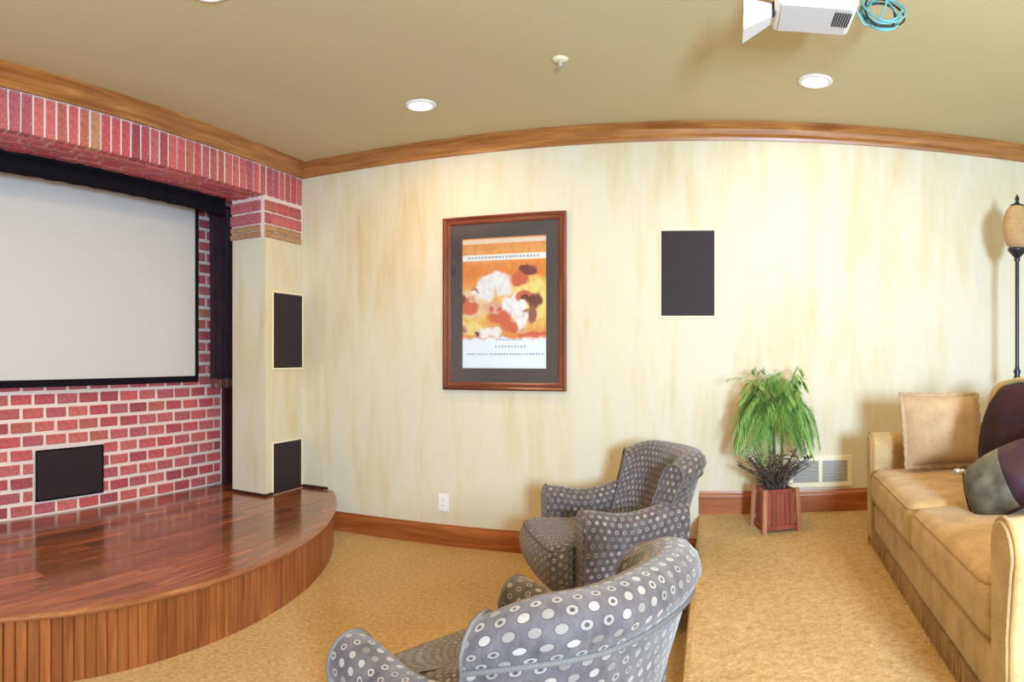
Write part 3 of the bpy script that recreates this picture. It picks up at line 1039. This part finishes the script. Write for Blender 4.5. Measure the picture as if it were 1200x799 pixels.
def make_chair(label, loc, rz):
    t = thing('club_chair', label, 'chair', loc, rz, 'dotted club chairs')
    t.scale = (1, 0.95, 1)
    # backrest
    plan = back_plan()
    prof = [(0.012, 0.10), (0.004, 0.30), (0.000, 0.52), (0.000, 0.715), (-0.012, 0.745), (-0.018, 0.772), (-0.008, 0.803), (0.018, 0.828), (0.055, 0.836),
            (0.095, 0.828), (0.125, 0.803), (0.138, 0.775), (0.140, 0.70), (0.142, 0.58), (0.146, 0.46), (0.150, 0.34), (0.11, 0.28), (0.06, 0.10)]
    rings, weltpath = [], []
    n = len(plan)
    for i, p in enumerate(plan):
        a, b = plan[max(i - 1, 0)], plan[min(i + 1, n - 1)]
        tg = (b - a).normalized()
        inw = Vector((-tg.y, tg.x, 0))                 # inward
        if inw.dot(Vector((-0.1, 0, 0)) - p) < 0:
            inw = -inw
        s = abs(2 * i / (n - 1) - 1)
        drop = 0.05 * max(0, (s - 0.55) / 0.45) ** 2
        ring = []
        for off, z in prof:
            q = p + inw * off
            zz = z - drop * max(0, (z - 0.3) / 0.55)
            dz = 0.77 - z
            lx = 0.30 * dz if dz > 0 else 0.12 * dz
            ly = 0.13 * max(0, dz)
            ring.append((q.x + lx * (1 if p.x < -0.2 else 0.75), q.y - ly * (q.y / 0.395), zz))
        rings.append(ring)
        w = Vector(ring[3]).lerp(Vector(ring[4]), 0.4) - inw * 0.004
        weltpath.append(tuple(w))
    back = MB().loft(rings, True, True, True, flip=True).build('backrest', M['dots'], t, smooth=True)
    MB().tube(weltpath, 0.0065, 7).build('piping', M['cord'], back, smooth=True)
    for e in (0, -1):
        MB().tube([Vector(q) + Vector((0.003, 0, 0)) for q in rings[e][2:15]], 0.0055, 6).build('piping', M['cord'], back, smooth=True)
    # arms
    for sg in (1, -1):
        rings = []
        X = np.linspace(-0.27, 0.220, 16)
        for x in X:
            dz = 0.018 * math.exp(-((x - 0.21) / 0.10) ** 2) - 0.012 * math.exp(-((x - 0.03) / 0.12) ** 2) + 0.03 * math.exp(-((x + 0.24) / 0.12) ** 2)
            cy, cz, R = 0.320, 0.525 + dz, 0.074
            ring = [(x, sg * 0.330, 0.10), (x, sg * 0.356, 0.26), (x, sg * 0.372, 0.42)]
            for a in np.linspace(-0.35, pi + 0.25, 13):
                ring.append((x, sg * (cy + R * cos(a)), cz + R * sin(a)))
            ring += [(x, sg * 0.254, 0.42), (x, sg * 0.254, 0.26), (x, sg * 0.26, 0.10)]
            rings.append(ring)
        # rounded front edge
        fr_ = rings[-1]
        c = Vector((0, sg * 0.312, 0.40))
        for dx, sc in ((0.012, 0.97), (0.018, 0.90)):
            rings.append([(0.220 + dx, c.y + (q[1] - c.y) * sc, (q[2] - c.z) * (sc * 0.5 + 0.5) + c.z) for q in fr_])
        arm = MB().loft(rings, True, True, True, flip=(sg < 0)).build('arm', M['dots'], t, smooth=True)
        MB().tube([Vector(q) + Vector((0.004, 0, 0)) for q in fr_], 0.0055, 6).build('piping', M['cord'], arm, smooth=True)
    # seat frame
    MB().rbox((0.27, 0.265, 0.10), 0.04, 0, 4, (-0.02, 0, 0.20)).build('seat_frame', M['dots'], t, smooth=True)
    # T-shaped seat cushion with bullnose front
    out = []
    def arc_(cx, cy, r, a0, a1, k=6):
        return [(cx + r * cos(a), cy + r * sin(a)) for a in np.linspace(a0, a1, k)]
    half = [(-0.27, 0.0), (-0.27, 0.14)] + arc_(-0.22, 0.19, 0.05, pi, pi / 2, 4) + [(0.0, 0.245), (0.15, 0.248), (0.245, 0.25)] + \
           arc_(0.282, 0.285, 0.028, pi, pi / 2, 3) + arc_(0.305, 0.262, 0.075, pi / 2, 0.25, 5) + [(0.388, 0.18), (0.394, 0.09)]
    outl = half + [(0.396, 0.0)] + [(x, -y) for x, y in reversed(half[1:])]
    outl = [(p.x, p.y) for p in resample([(x, y, 0) for x, y in outl] + [(outl[0][0], outl[0][1], 0)], 61)][:-1]
    cx0, z0, z1, r = 0.09, 0.275, 0.47, 0.085
    rings = []
    for a in np.linspace(-pi / 2, pi / 2, 11):
        ins = r * (1 - cos(a))
        z = (z0 + z1) / 2 + (z1 - z0) / 2 * sin(a)
        ring = []
        for x, y in outl:
            dx, dy = x - cx0, y
            L = hypot(dx, dy)
            f = (L - ins * 0.8) / L
            fz = 0.028 * max(0, (x - 0.18) / 0.22) * (1 if a < 0 else 0.6)
            ring.append((cx0 + dx * f, dy * f, z - fz))
        rings.append(ring)
    for f in (0.75, 0.5, 0.25, 0.04):
        top = rings[10]
        rings.append([(cx0 + (x - cx0) * f, y * f, z + 0.030 * (1 - f * f)) for x, y, z in top])
    sc_ = MB().loft(rings, True, True, True, flip=False).build('seat_cushion', M['dots'], t, smooth=True)
    MB().tube(rings[8], 0.0055, 6, closed=True).build('piping', M['cord'], sc_, smooth=True)
    for lx, ly in ((0.19, 0.26), (0.19, -0.26), (-0.12, 0.24), (-0.12, -0.24)):
        MB().lathe([(0.018, 0.0), (0.026, 0.06), (0.030, 0.115)], (lx, ly), 12).build('leg', M['legwood'], t, smooth=True)
    return t


FA = atan2(-0.486, -0.874)
make_chair('dotted club chair farther from the camera, its right arm toward the plaster wall', (-0.53, 3.28, 0), FA)
NA = atan2(0.407, -0.914)
make_chair('dotted club chair in the foreground seen from behind over its curved back', (-0.522, 1.618, 0), NA)

# ------------------------------------------------------------------ sofa on the platform (local: +x forward, +y left)
SANG = pi - 0.060
sofa = thing('loveseat', 'tan upholstered loveseat with two seat cushions on the carpeted platform', 'sofa', (1.21, 2.50, RIS), 0)
sofa.rotation_euler = (0, 0, SANG)
HL = 1.05                                        # half length
MB().rbox((0.43, HL - 0.04, 0.085), 0.03, 0, 6, (0.015, 0, 0.145)).build('base', M['sofa'], sofa, smooth=True)
fg = MB()
for i in range(150):
    y = -HL + 0.02 + (2 * HL - 0.04) * i / 149
    fg.tube([(0.452, y, 0.085), (0.454 + random.uniform(-.004, .004), y + random.uniform(-.003, .003), 0.008)], 0.006, 5)
q = fg.build('fringe', M['fringe'], sofa)
q['kind'] = 'stuff'
for sg in (1, -1):
    rings = []
    ycen = sg * (HL - 0.075)
    for x in np.linspace(-0.42, 0.445, 14):
        h = 0.505 + 0.012 * (1 - x / 0.44)
        ring = [(x, ycen + sg * 0.055, 0.03), (x, ycen + sg * 0.055, 0.30)]
        R = 0.082
        for a in np.linspace(-0.5, pi + 0.3, 14):
            ring.append((x, ycen + sg * (0.012 + R * cos(a)), h + R * 0.95 * sin(a)))
        ring += [(x, ycen - sg * 0.062, 0.40), (x, ycen - sg * 0.062, 0.03)]
        rings.append(ring)
    fr_ = rings[-1]
    c = Vector((0, ycen, 0.38))
    for dx, s_ in ((0.012, 0.965), (0.017, 0.88)):
        rings.append([(0.445 + dx, c.y + (p[1] - c.y) * s_, c.z + (p[2] - c.z) * (0.6 + 0.4 * s_)) for p in fr_])
    arm = MB().loft(rings, True, True, True, flip=(sg < 0)).build('arm', M['sofa'], sofa, smooth=True)
    MB().tube([Vector(p) + Vector((0.004, 0, 0)) for p in fr_], 0.008, 7).build('piping', M['sofa_cord'], arm, smooth=True)
def lean(p):
    return (p[0] - 0.22 * (p[2] - 0.3), p[1], p[2])
MB().rbox((0.10, HL - 0.10, 0.39), 0.08, 0, 6, (-0.34, 0, 0.43), xform=lean).build('back_frame', M['sofa'], sofa, smooth=True)
CWID = (HL - 0.15)
for sg in (1, -1):
    hy = CWID / 2 - 0.004
    sc_ = MB().rbox((0.335, hy, 0.088), 0.052, 0.022, 6, (0.135, sg * CWID / 2, 0.315), seg=4).build('seat_cushion', M['sofa'], sofa, smooth=True)
    loop = []
    for z in (0.382,):
        e = 0.013
        xs0, xs1, y0, y1 = 0.135 - 0.335 + e, 0.135 + 0.335 - e, sg * CWID / 2 - hy + e, sg * CWID / 2 + hy - e
        r = 0.045
        for cx, cy, a0 in ((xs1 - r, y1 - r, 0), (xs0 + r, y1 - r, pi / 2), (xs0 + r, y0 + r, pi), (xs1 - r, y0 + r, 3 * pi / 2)):
            for a in np.linspace(a0, a0 + pi / 2, 5):
                loop.append((cx + r * cos(a), cy + r * sin(a), z))
    MB().tube(loop, 0.007, 7, closed=True).build('piping', M['sofa_cord'], sc_, smooth=True)
    loop2 = [(p[0] , p[1], 0.252) for p in loop]
    MB().tube(loop2, 0.007, 7, closed=True).build('piping', M['sofa_cord'], sc_, smooth=True)
    def leanc(p):
        return (p[0] - 0.24 * (p[2] - 0.4), p[1], p[2])
    MB().rbox((0.085, hy, 0.22), 0.08, 0, 5, (-0.155, sg * CWID / 2, 0.64), seg=4, xform=leanc).build('back_cushion', M['sofa'], sofa, smooth=True)
for lx, ly in ((0.38, 0.95), (0.38, -0.95), (-0.36, 0.95), (-0.36, -0.95)):
    MB().lathe([(0.02, 0.0), (0.028, 0.07)], (lx, ly), 12).build('leg', M['legwood'], sofa)


# pillows: local x = width, y = height, z = thickness
def pillow_mesh(w, h, th, mtop, n=18, pinch=0.10, rc=0.0):
    mb = MB()
    grid = {}
    for side in (1, -1):
        ring = []
        for i in range(n + 1):
            row = []
            for j in range(n + 1):
                u, v = -1 + 2 * i / n, -1 + 2 * j / n
                edge_ = (1 - abs(u) ** 2.6) * (1 - abs(v) ** 2.6)
                z = side * th / 2 * max(0, edge_) ** 0.55
                pu = u * (1 - pinch * (1 - abs(u) ** 2) * 0 - pinch * (abs(u) ** 6) * (1 - v * v))
                pv = v * (1 - pinch * (abs(v) ** 6) * (1 - u * u))
                z += 0.006 * sin(7 * u + 3 * v) * edge_
                pu, pv = pu * sqrt(1 - rc * v * v), pv * sqrt(1 - rc * u * u)
                row.append((pu * w / 2, pv * h / 2, z))
            ring.append(row)
        mb.loft(ring, False, flip=(side < 0))
    return mb


def pillow_edge(w, h, pinch=0.10, n=12, out=0.0, rc=0.0):
    pts = []
    for k_ in range(4):
        for i in range(n):
            s = -1 + 2 * i / n
            u, v = ((s, -1), (1, s), (-s, 1), (-1, -s))[k_]
            pu = u * (1 - pinch * (abs(u) ** 6) * (1 - v * v))
            pv = v * (1 - pinch * (abs(v) ** 6) * (1 - u * u))
            pu, pv = pu * sqrt(1 - rc * v * v), pv * sqrt(1 - rc * u * u)
            pts.append((pu * (w / 2 + out), pv * (h / 2 + out), 0))
    return pts


def place(t, loc, xdir, updir):
    x = Vector(xdir).normalized()
    z = x.cross(Vector(updir)).normalized()
    y = z.cross(x)
    mtx = Matrix((x, y, z)).transposed().to_4x4()
    mtx.translation = Vector(loc)
    t.matrix_world = mtx


p1 = thing('throw_pillow', 'plain fawn square throw pillow with ruffled edges leaning on the far sofa arm', 'pillow')
pillow_mesh(0.41, 0.36, 0.15, None, 18, 0.05).build('pillow_body', M['pillow_tan'], p1, smooth=True)
rf = MB()
pe = pillow_edge(0.41, 0.36, 0.05, 26)
rings = []
for i, p in enumerate(pe + pe[:1]):
    d_ = Vector(p).normalized()
    w = 0.010 * sin(i * 1.9)
    rings.append([tuple(Vector(p) * 0.985 + Vector((0, 0, -0.003))), tuple(Vector(p) * 0.985 + Vector((0, 0, 0.003))),
                  tuple(Vector(p) + d_ * 0.022 + Vector((0, 0, w + 0.002))), tuple(Vector(p) + d_ * 0.022 + Vector((0, 0, w - 0.002)))])
rf.loft(rings, True).build('ruffle', M['pillow_tan'], p1, smooth=True)
place(p1, (1.135, 3.25, 0.915), (1, 0.06, -0.02), (0.03, 0.28, 1))

p2 = thing('throw_pillow', 'large rounded dark maroon pillow leaning against the sofa back', 'pillow')
pillow_mesh(0.52, 0.47, 0.17, None, 18, 0.03, 0.36).build('pillow_body', M['maroon'], p2, smooth=True)
MB().tube(pillow_edge(0.52, 0.47, 0.03, out=0.014, rc=0.36), 0.013, 7, closed=True).build('cord_edge', M['gold_trim'], p2, smooth=True)
place(p2, (1.215, 2.58, 0.955), (0.06, -1.0, 0.0), (0.26, 0.0, 1))

p3 = thing('throw_pillow', 'small two-tone olive satin and maroon pillow with beaded corner at the front', 'pillow')
def m_two():
    m = mat('satin_and_maroon', (0.1, 0.08, 0.06), 0.5, 0.35)
    k = NT(m)
    s = k.n('ShaderNodeSeparateXYZ', {0: k.coord('Object')})
    a = k.math('GREATER_THAN', s.outputs[0], 0.03)
    band = k.math('LESS_THAN', k.math('ABSOLUTE', k.math('SUBTRACT', s.outputs[0], 0.03)), 0.008)
    n = k.noise(k.coord(), 9, 3)
    c1 = k.ramp(n, [(0.35, (0.05, 0.042, 0.030)), (0.65, (0.17, 0.15, 0.105))])
    c = k.mix(a, c1, (0.035, 0.010, 0.018))
    k.base(k.mix(band, c, (0.02, 0.01, 0.012)))
    return m
pillow_mesh(0.35, 0.26, 0.17, None, 18, 0.03, 0.22).build('pillow_body', m_two(), p3, smooth=True)
MB().tube(pillow_edge(0.35, 0.26, 0.03, rc=0.22), 0.007, 7, closed=True).build('cord_edge', M['maroon'], p3, smooth=True)
for u, v in ((-1, -1), (-1, 1), (1, -1), (1, 1)):
    tb = MB()
    for i in range(5):
        tb.rbox((0.011, 0.011, 0.011), 0.0105, 0, 1, (u * (0.150 + 0.012 * i * 0.8), v * (0.108 + 0.012 * i * 0.5), 0.006 * (i % 2)), seg=2)
    tb.build('bead_tassel', M['silver'], p3, smooth=True)
place(p3, (1.04, 2.27, 0.835), (0.62, -0.48, 0.42), (0.12, 0.55, 0.74))

# ------------------------------------------------------------------ floor lamp
lamp = thing('floor_lamp', 'tall dark iron floor lamp with an amber glass shade behind the sofa corner', 'lamp', (1.775, 3.72, RIS))
MB().lathe([(0.0005, 0), (0.14, 0), (0.14, 0.015), (0.10, 0.03), (0.03, 0.045), (0.02, 0.07), (0.0005, 0.07)], n=28).build('lamp_base', M['iron'], lamp, smooth=True)
MB().lathe([(0.0125, 0.06), (0.0125, 0.84), (0.022, 0.86), (0.016, 0.875), (0.024, 0.895), (0.014, 0.915), (0.0125, 0.93), (0.0125, 1.56), (0.02, 1.575), (0.014, 1.59)], n=14).build('pole', M['iron'], lamp, smooth=True)
MB().lathe([(0.012, 1.58), (0.03, 1.60), (0.055, 1.625), (0.06, 1.64), (0.05, 1.645), (0.02, 1.64)], n=22).build('shade_cup', M['iron'], lamp, smooth=True)
MB().lathe([(0.035, 1.638), (0.062, 1.66), (0.082, 1.71), (0.088, 1.77), (0.082, 1.83), (0.066, 1.875), (0.040, 1.90)], n=24).build('lamp_shade', M['amber'], lamp, smooth=True)
MB().lathe([(0.044, 1.893), (0.044, 1.905), (0.018, 1.915), (0.010, 1.93), (0.015, 1.945), (0.006, 1.965), (0.0005, 1.972)], n=18).build('finial', M['iron'], lamp, smooth=True)

# ------------------------------------------------------------------ potted palm
plant = thing('potted_palm', 'drooping green palm with dark sprigs in a slatted red-brown planter by the wall', 'plant', (0.345, 3.885, RIS), 0.27)
PB, PT, PH = 0.101, 0.092, 0.235
def pot_side(rot):
    cs, sn = cos(rot), sin(rot)
    R = lambda p: (p[0] * cs - p[1] * sn, p[0] * sn + p[1] * cs, p[2])
    for i in range(6):
        a, b = -0.82 + i * 0.2733 + 0.012, -0.82 + (i + 1) * 0.2733 - 0.012
        bot = [R((a * PB, -PB + 0.010, 0.02)), R((b * PB, -PB + 0.010, 0.02)), R((b * PB, -PB + 0.022, 0.02)), R((a * PB, -PB + 0.022, 0.02))]
        top = [R((a * PT, -PT + 0.010, PH - 0.012)), R((b * PT, -PT + 0.010, PH - 0.012)), R((b * PT, -PT + 0.022, PH - 0.012)), R((a * PT, -PT + 0.022, PH - 0.012))]
        MB().hexa(bot, top).build('slat', M['pot_wood'], plant)
    for z, s in ((PH - 0.02, PT), (0.014, PB)):
        MB().hexa([R((-s, -s + 0.004, z)), R((s, -s + 0.004, z)), R((s, -s + 0.022, z)), R((-s, -s + 0.022, z))],
                  [R((-s, -s + 0.004, z + 0.024)), R((s, -s + 0.004, z + 0.024)), R((s, -s + 0.022, z + 0.024)), R((-s, -s + 0.022, z + 0.024))]).build('rail', M['pot_wood'], plant)
    p = 0.012
    bx, tx = PB + 0.004, PT + 0.002
    MB().hexa([R((-bx - p, -bx - p, 0)), R((-bx + p, -bx - p, 0)), R((-bx + p, -bx + p, 0)), R((-bx - p, -bx + p, 0))],
              [R((-tx - p, -tx - p, PH + 0.008)), R((-tx + p, -tx - p, PH + 0.008)), R((-tx + p, -tx + p, PH + 0.008)), R((-tx - p, -tx + p, PH + 0.008))]).build('post', M['pot_post'], plant)
for k_ in range(4):
    pot_side(k_ * pi / 2)
MB().hexa([(-PB + .025, -PB + .025, 0.03), (PB - .025, -PB + .025, 0.03), (PB - .025, PB - .025, 0.03), (-PB + .025, PB - .025, 0.03)],
          [(-PT + .022, -PT + .022, PH - 0.02), (PT - .022, -PT + .022, PH - 0.02), (PT - .022, PT - .022, PH - 0.02), (-PT + .022, PT - .022, PH - 0.02)]).build('soil', M['soil'], plant)
for i in range(5):
    a = i * 1.26
    x0, y0 = 0.03 * cos(a), 0.03 * sin(a)
    x1, y1 = 0.05 * cos(a + 0.5), 0.04 * sin(a + 0.5)
    MB().tube([(x0, y0, PH - 0.03), ((x0 + x1) / 2 + 0.01, (y0 + y1) / 2, 0.40), (x1, y1, 0.60)], [0.009, 0.007, 0.005], 7).build('stem', M['trunk'], plant, smooth=True)


def frond_mesh(seed, L, rise, droop, leaf_len, nl=20, wid=0.0034):
    """arching rachis in the x-z plane from the origin, leaflets hanging to both sides"""
    rnd = random.Random(seed)
    mb = MB()
    pts = []
    for i in range(9):
        s = i / 8
        pts.append(Vector((L * (s - 0.12 * s * s), 0.01 * sin(3 * s), rise * sin(min(1, s * 1.35) * pi / 2) - droop * s ** 2.2)))
    mb.tube(pts, [0.0026 * (1 - 0.7 * i / 8) for i in range(9)], 3, caps=False)
    for i in range(nl):
        s = 0.22 + 0.78 * i / (nl - 1)
        k_ = min(7, int(s * 8))
        p = pts[k_].lerp(pts[k_ + 1], s * 8 - k_)
        tg = (pts[k_ + 1] - pts[k_]).normalized()
        for sd in (-1, 1):
            ll = leaf_len * (0.6 + 0.6 * sin(pi * min(1, s * 0.9 + 0.1))) * rnd.uniform(0.8, 1.15)
            ll *= 1.15
            dv = (tg * 0.75 + Vector((0, sd * 0.72, -0.16 + rnd.uniform(-.1, .1)))).normalized()
            q1 = p + dv * ll * 0.5
            q2 = p + dv * ll * 0.95 + Vector((0, 0, -0.30 * ll))
            w = Vector((0, 0, 1)).cross(dv).normalized() * wid
            mb.add([p, q1 + w, q2, q1 - w], [(0, 1, 2, 3)])
    me_o = mb.build('frond', M['leaf'])
    me = me_o.data
    bpy.data.objects.remove(me_o)
    return me


fm_ = [frond_mesh(i, *a) for i, a in enumerate([(0.20, 0.26, 0.10, 0.060), (0.25, 0.24, 0.20, 0.065), (0.24, 0.17, 0.26, 0.070), (0.27, 0.21, 0.30, 0.070), (0.12, 0.34, 0.04, 0.055),
                                               (0.20, 0.08, 0.26, 0.065), (0.16, 0.30, 0.10, 0.06)])]
for i in range(150):
    o = link('frond', fm_[i % 7], plant)
    a = i * 2.39996 + random.uniform(-.2, .2)
    rr_ = random.uniform(0.0, 0.045)
    o.location = (rr_ * cos(a), rr_ * sin(a), random.uniform(0.54, 0.66))
    ex_ = sin(a + 0.27)
    sc = random.uniform(0.8, 1.02)
    if ex_ > 0:
        sc *= 1 - 0.12 * ex_
    o.scale = (sc, sc, sc)
    o.rotation_euler = (random.uniform(-.25, .25), random.uniform(-.12, .12), a)
# one stray frond to the upper left
o = link('frond', frond_mesh(99, 0.30, 0.22, 0.02, 0.05, 12, 0.004), plant)
o.location = (0, 0, 0.66)
o.rotation_euler = (0.1, 0, pi - 0.27 + 0.1)
# dark sprigs over the planter
def sprig_mesh(seed):
    rnd = random.Random(seed)
    mb = MB()
    L = rnd.uniform(0.14, 0.24)
    bend = rnd.uniform(0.04, 0.12)
    pts = [Vector((bend * s * s * 1.4 + 0.02 * s, 0.012 * sin(5 * s + seed), L * s)) for s in np.linspace(0, 1, 6)]
    mb.tube(pts, [0.0035, 0.0032, 0.003, 0.0026, 0.002, 0.0015], 4, caps=False)
    for i in range(11):
        s = 0.25 + 0.75 * i / 10
        k_ = min(4, int(s * 5))
        p = pts[k_].lerp(pts[k_ + 1], s * 5 - k_)
        a = rnd.uniform(0, 2 * pi)
        dv = Vector((cos(a), sin(a), rnd.uniform(-0.1, 0.6))).normalized()
        w = dv.cross(Vector((0, 0, 1))).normalized() * 0.008
        ll = rnd.uniform(0.025, 0.05)
        mb.add([p, p + dv * ll * 0.5 + w, p + dv * ll, p + dv * ll * 0.5 - w], [(0, 1, 2, 3)])
    me_o = mb.build('sprig', M['twig'])
    me = me_o.data
    bpy.data.objects.remove(me_o)
    return me
sm_ = [sprig_mesh(i) for i in range(6)]
for i in range(60):
    o = link('sprig', sm_[i % 6], plant)
    a = i * 2.39996
    rr_ = 0.06 * sqrt(random.random())
    o.location = (rr_ * cos(a), rr_ * sin(a), PH - 0.03 + random.uniform(0, 0.03))
    o.rotation_euler = (random.uniform(-.15, .15), random.uniform(-0.25, 0.22), a)

# ------------------------------------------------------------------ projector
pj = thing('projector', 'white ceiling projector with a flared lens hood hanging below the ceiling', 'projector', (0.35, 2.42, CEIL), 0.0)
pz = -0.245                                   # underside
MB().rbox((0.145, 0.115, 0.065), 0.018, 0, 3, (0.005, 0, pz + 0.065), seg=3).build('projector_body', M['white'], pj, smooth=True)
MB().rbox((0.125, 0.095, 0.004), 0.003, 0, 2, (0.005, 0, pz - 0.002), seg=1).build('bottom_cover', M['lightgrey'], pj)
vn = MB()
for i in range(7):
    vn.box((0.072 + i * 0.009, -0.07, pz - 0.0085), (0.077 + i * 0.009, 0.03, pz - 0.0055))
vn.build('vent_slots', M['slot'], pj)
MB().tube([(-0.13, 0, pz + 0.035), (-0.165, 0, pz + 0.01)], 0.022, 18).build('lens_barrel', M['slot'], pj, smooth=True)
# flared hood: four plates around the throat
hd = MB()
A = [(-0.250, -0.055, pz - 0.075), (-0.250, 0.055, pz - 0.075), (-0.250, 0.055, pz + 0.035), (-0.250, -0.055, pz + 0.035)]
B = [(-0.150, -0.03, pz - 0.015), (-0.150, 0.03, pz - 0.015), (-0.150, 0.03, pz + 0.03), (-0.150, -0.03, pz + 0.03)]
Ai = [(p[0], p[1] * 0.94, pz - 0.03 + (p[2] - pz + 0.03) * 0.95) for p in A]
Bi = [(p[0], p[1] * 0.88, pz + 0.005 + (p[2] - pz - 0.005) * 0.88) for p in B]
hd.loft([B, A, Ai, Bi, B], True, False, False)
hd.build('lens_hood', M['lightgrey'], pj)
MB().tube([(0.02, 0.0, pz + 0.125), (0.02, 0.0, -0.012)], 0.022, 14).build('mount_pole', M['white'], pj, smooth=True)
MB().lathe([(0.0005, -0.016), (0.07, -0.016), (0.075, 0.0), (0.0005, 0.0)], (0.02, 0.0), 24).build('mount_plate', M['white'], pj)
cb = thing('cable_coil', 'loose coil of teal and black cables hanging beside the white projector', 'cable', (0.35, 2.42, CEIL))
for i in range(7):
    pts = []
    ph_ = random.uniform(-.3, .3)
    R1, R2 = random.uniform(0.05, 0.08), random.uniform(0.06, 0.09)
    for a in np.linspace(0, 2 * pi, 26)[:-1]:
        pts.append((0.262 + R1 * cos(a) + 0.012 * sin(2 * a + i), 0.02 + 0.045 * sin(a + ph_) + 0.008 * i - 0.02, -0.185 + R2 * sin(a)))
    MB().tube(pts, 0.0042, 6, closed=True).build('cable_loop', M['teal'] if i not in (2, 5) else M['blackcable'], cb, smooth=True)
MB().tube([(0.157, 0.0, -0.19), (0.19, 0.0, -0.25), (0.24, 0.01, -0.25), (0.28, 0.02, -0.15), (0.26, 0.02, 0.0)], 0.0045, 6).build('cable_lead', M['teal'], cb, smooth=True)
MB().tube([(0.157, -0.02, -0.17), (0.18, -0.02, -0.10), (0.195, -0.01, 0.0)], 0.0045, 6).build('cable_lead', M['blackcable'], cb, smooth=True)
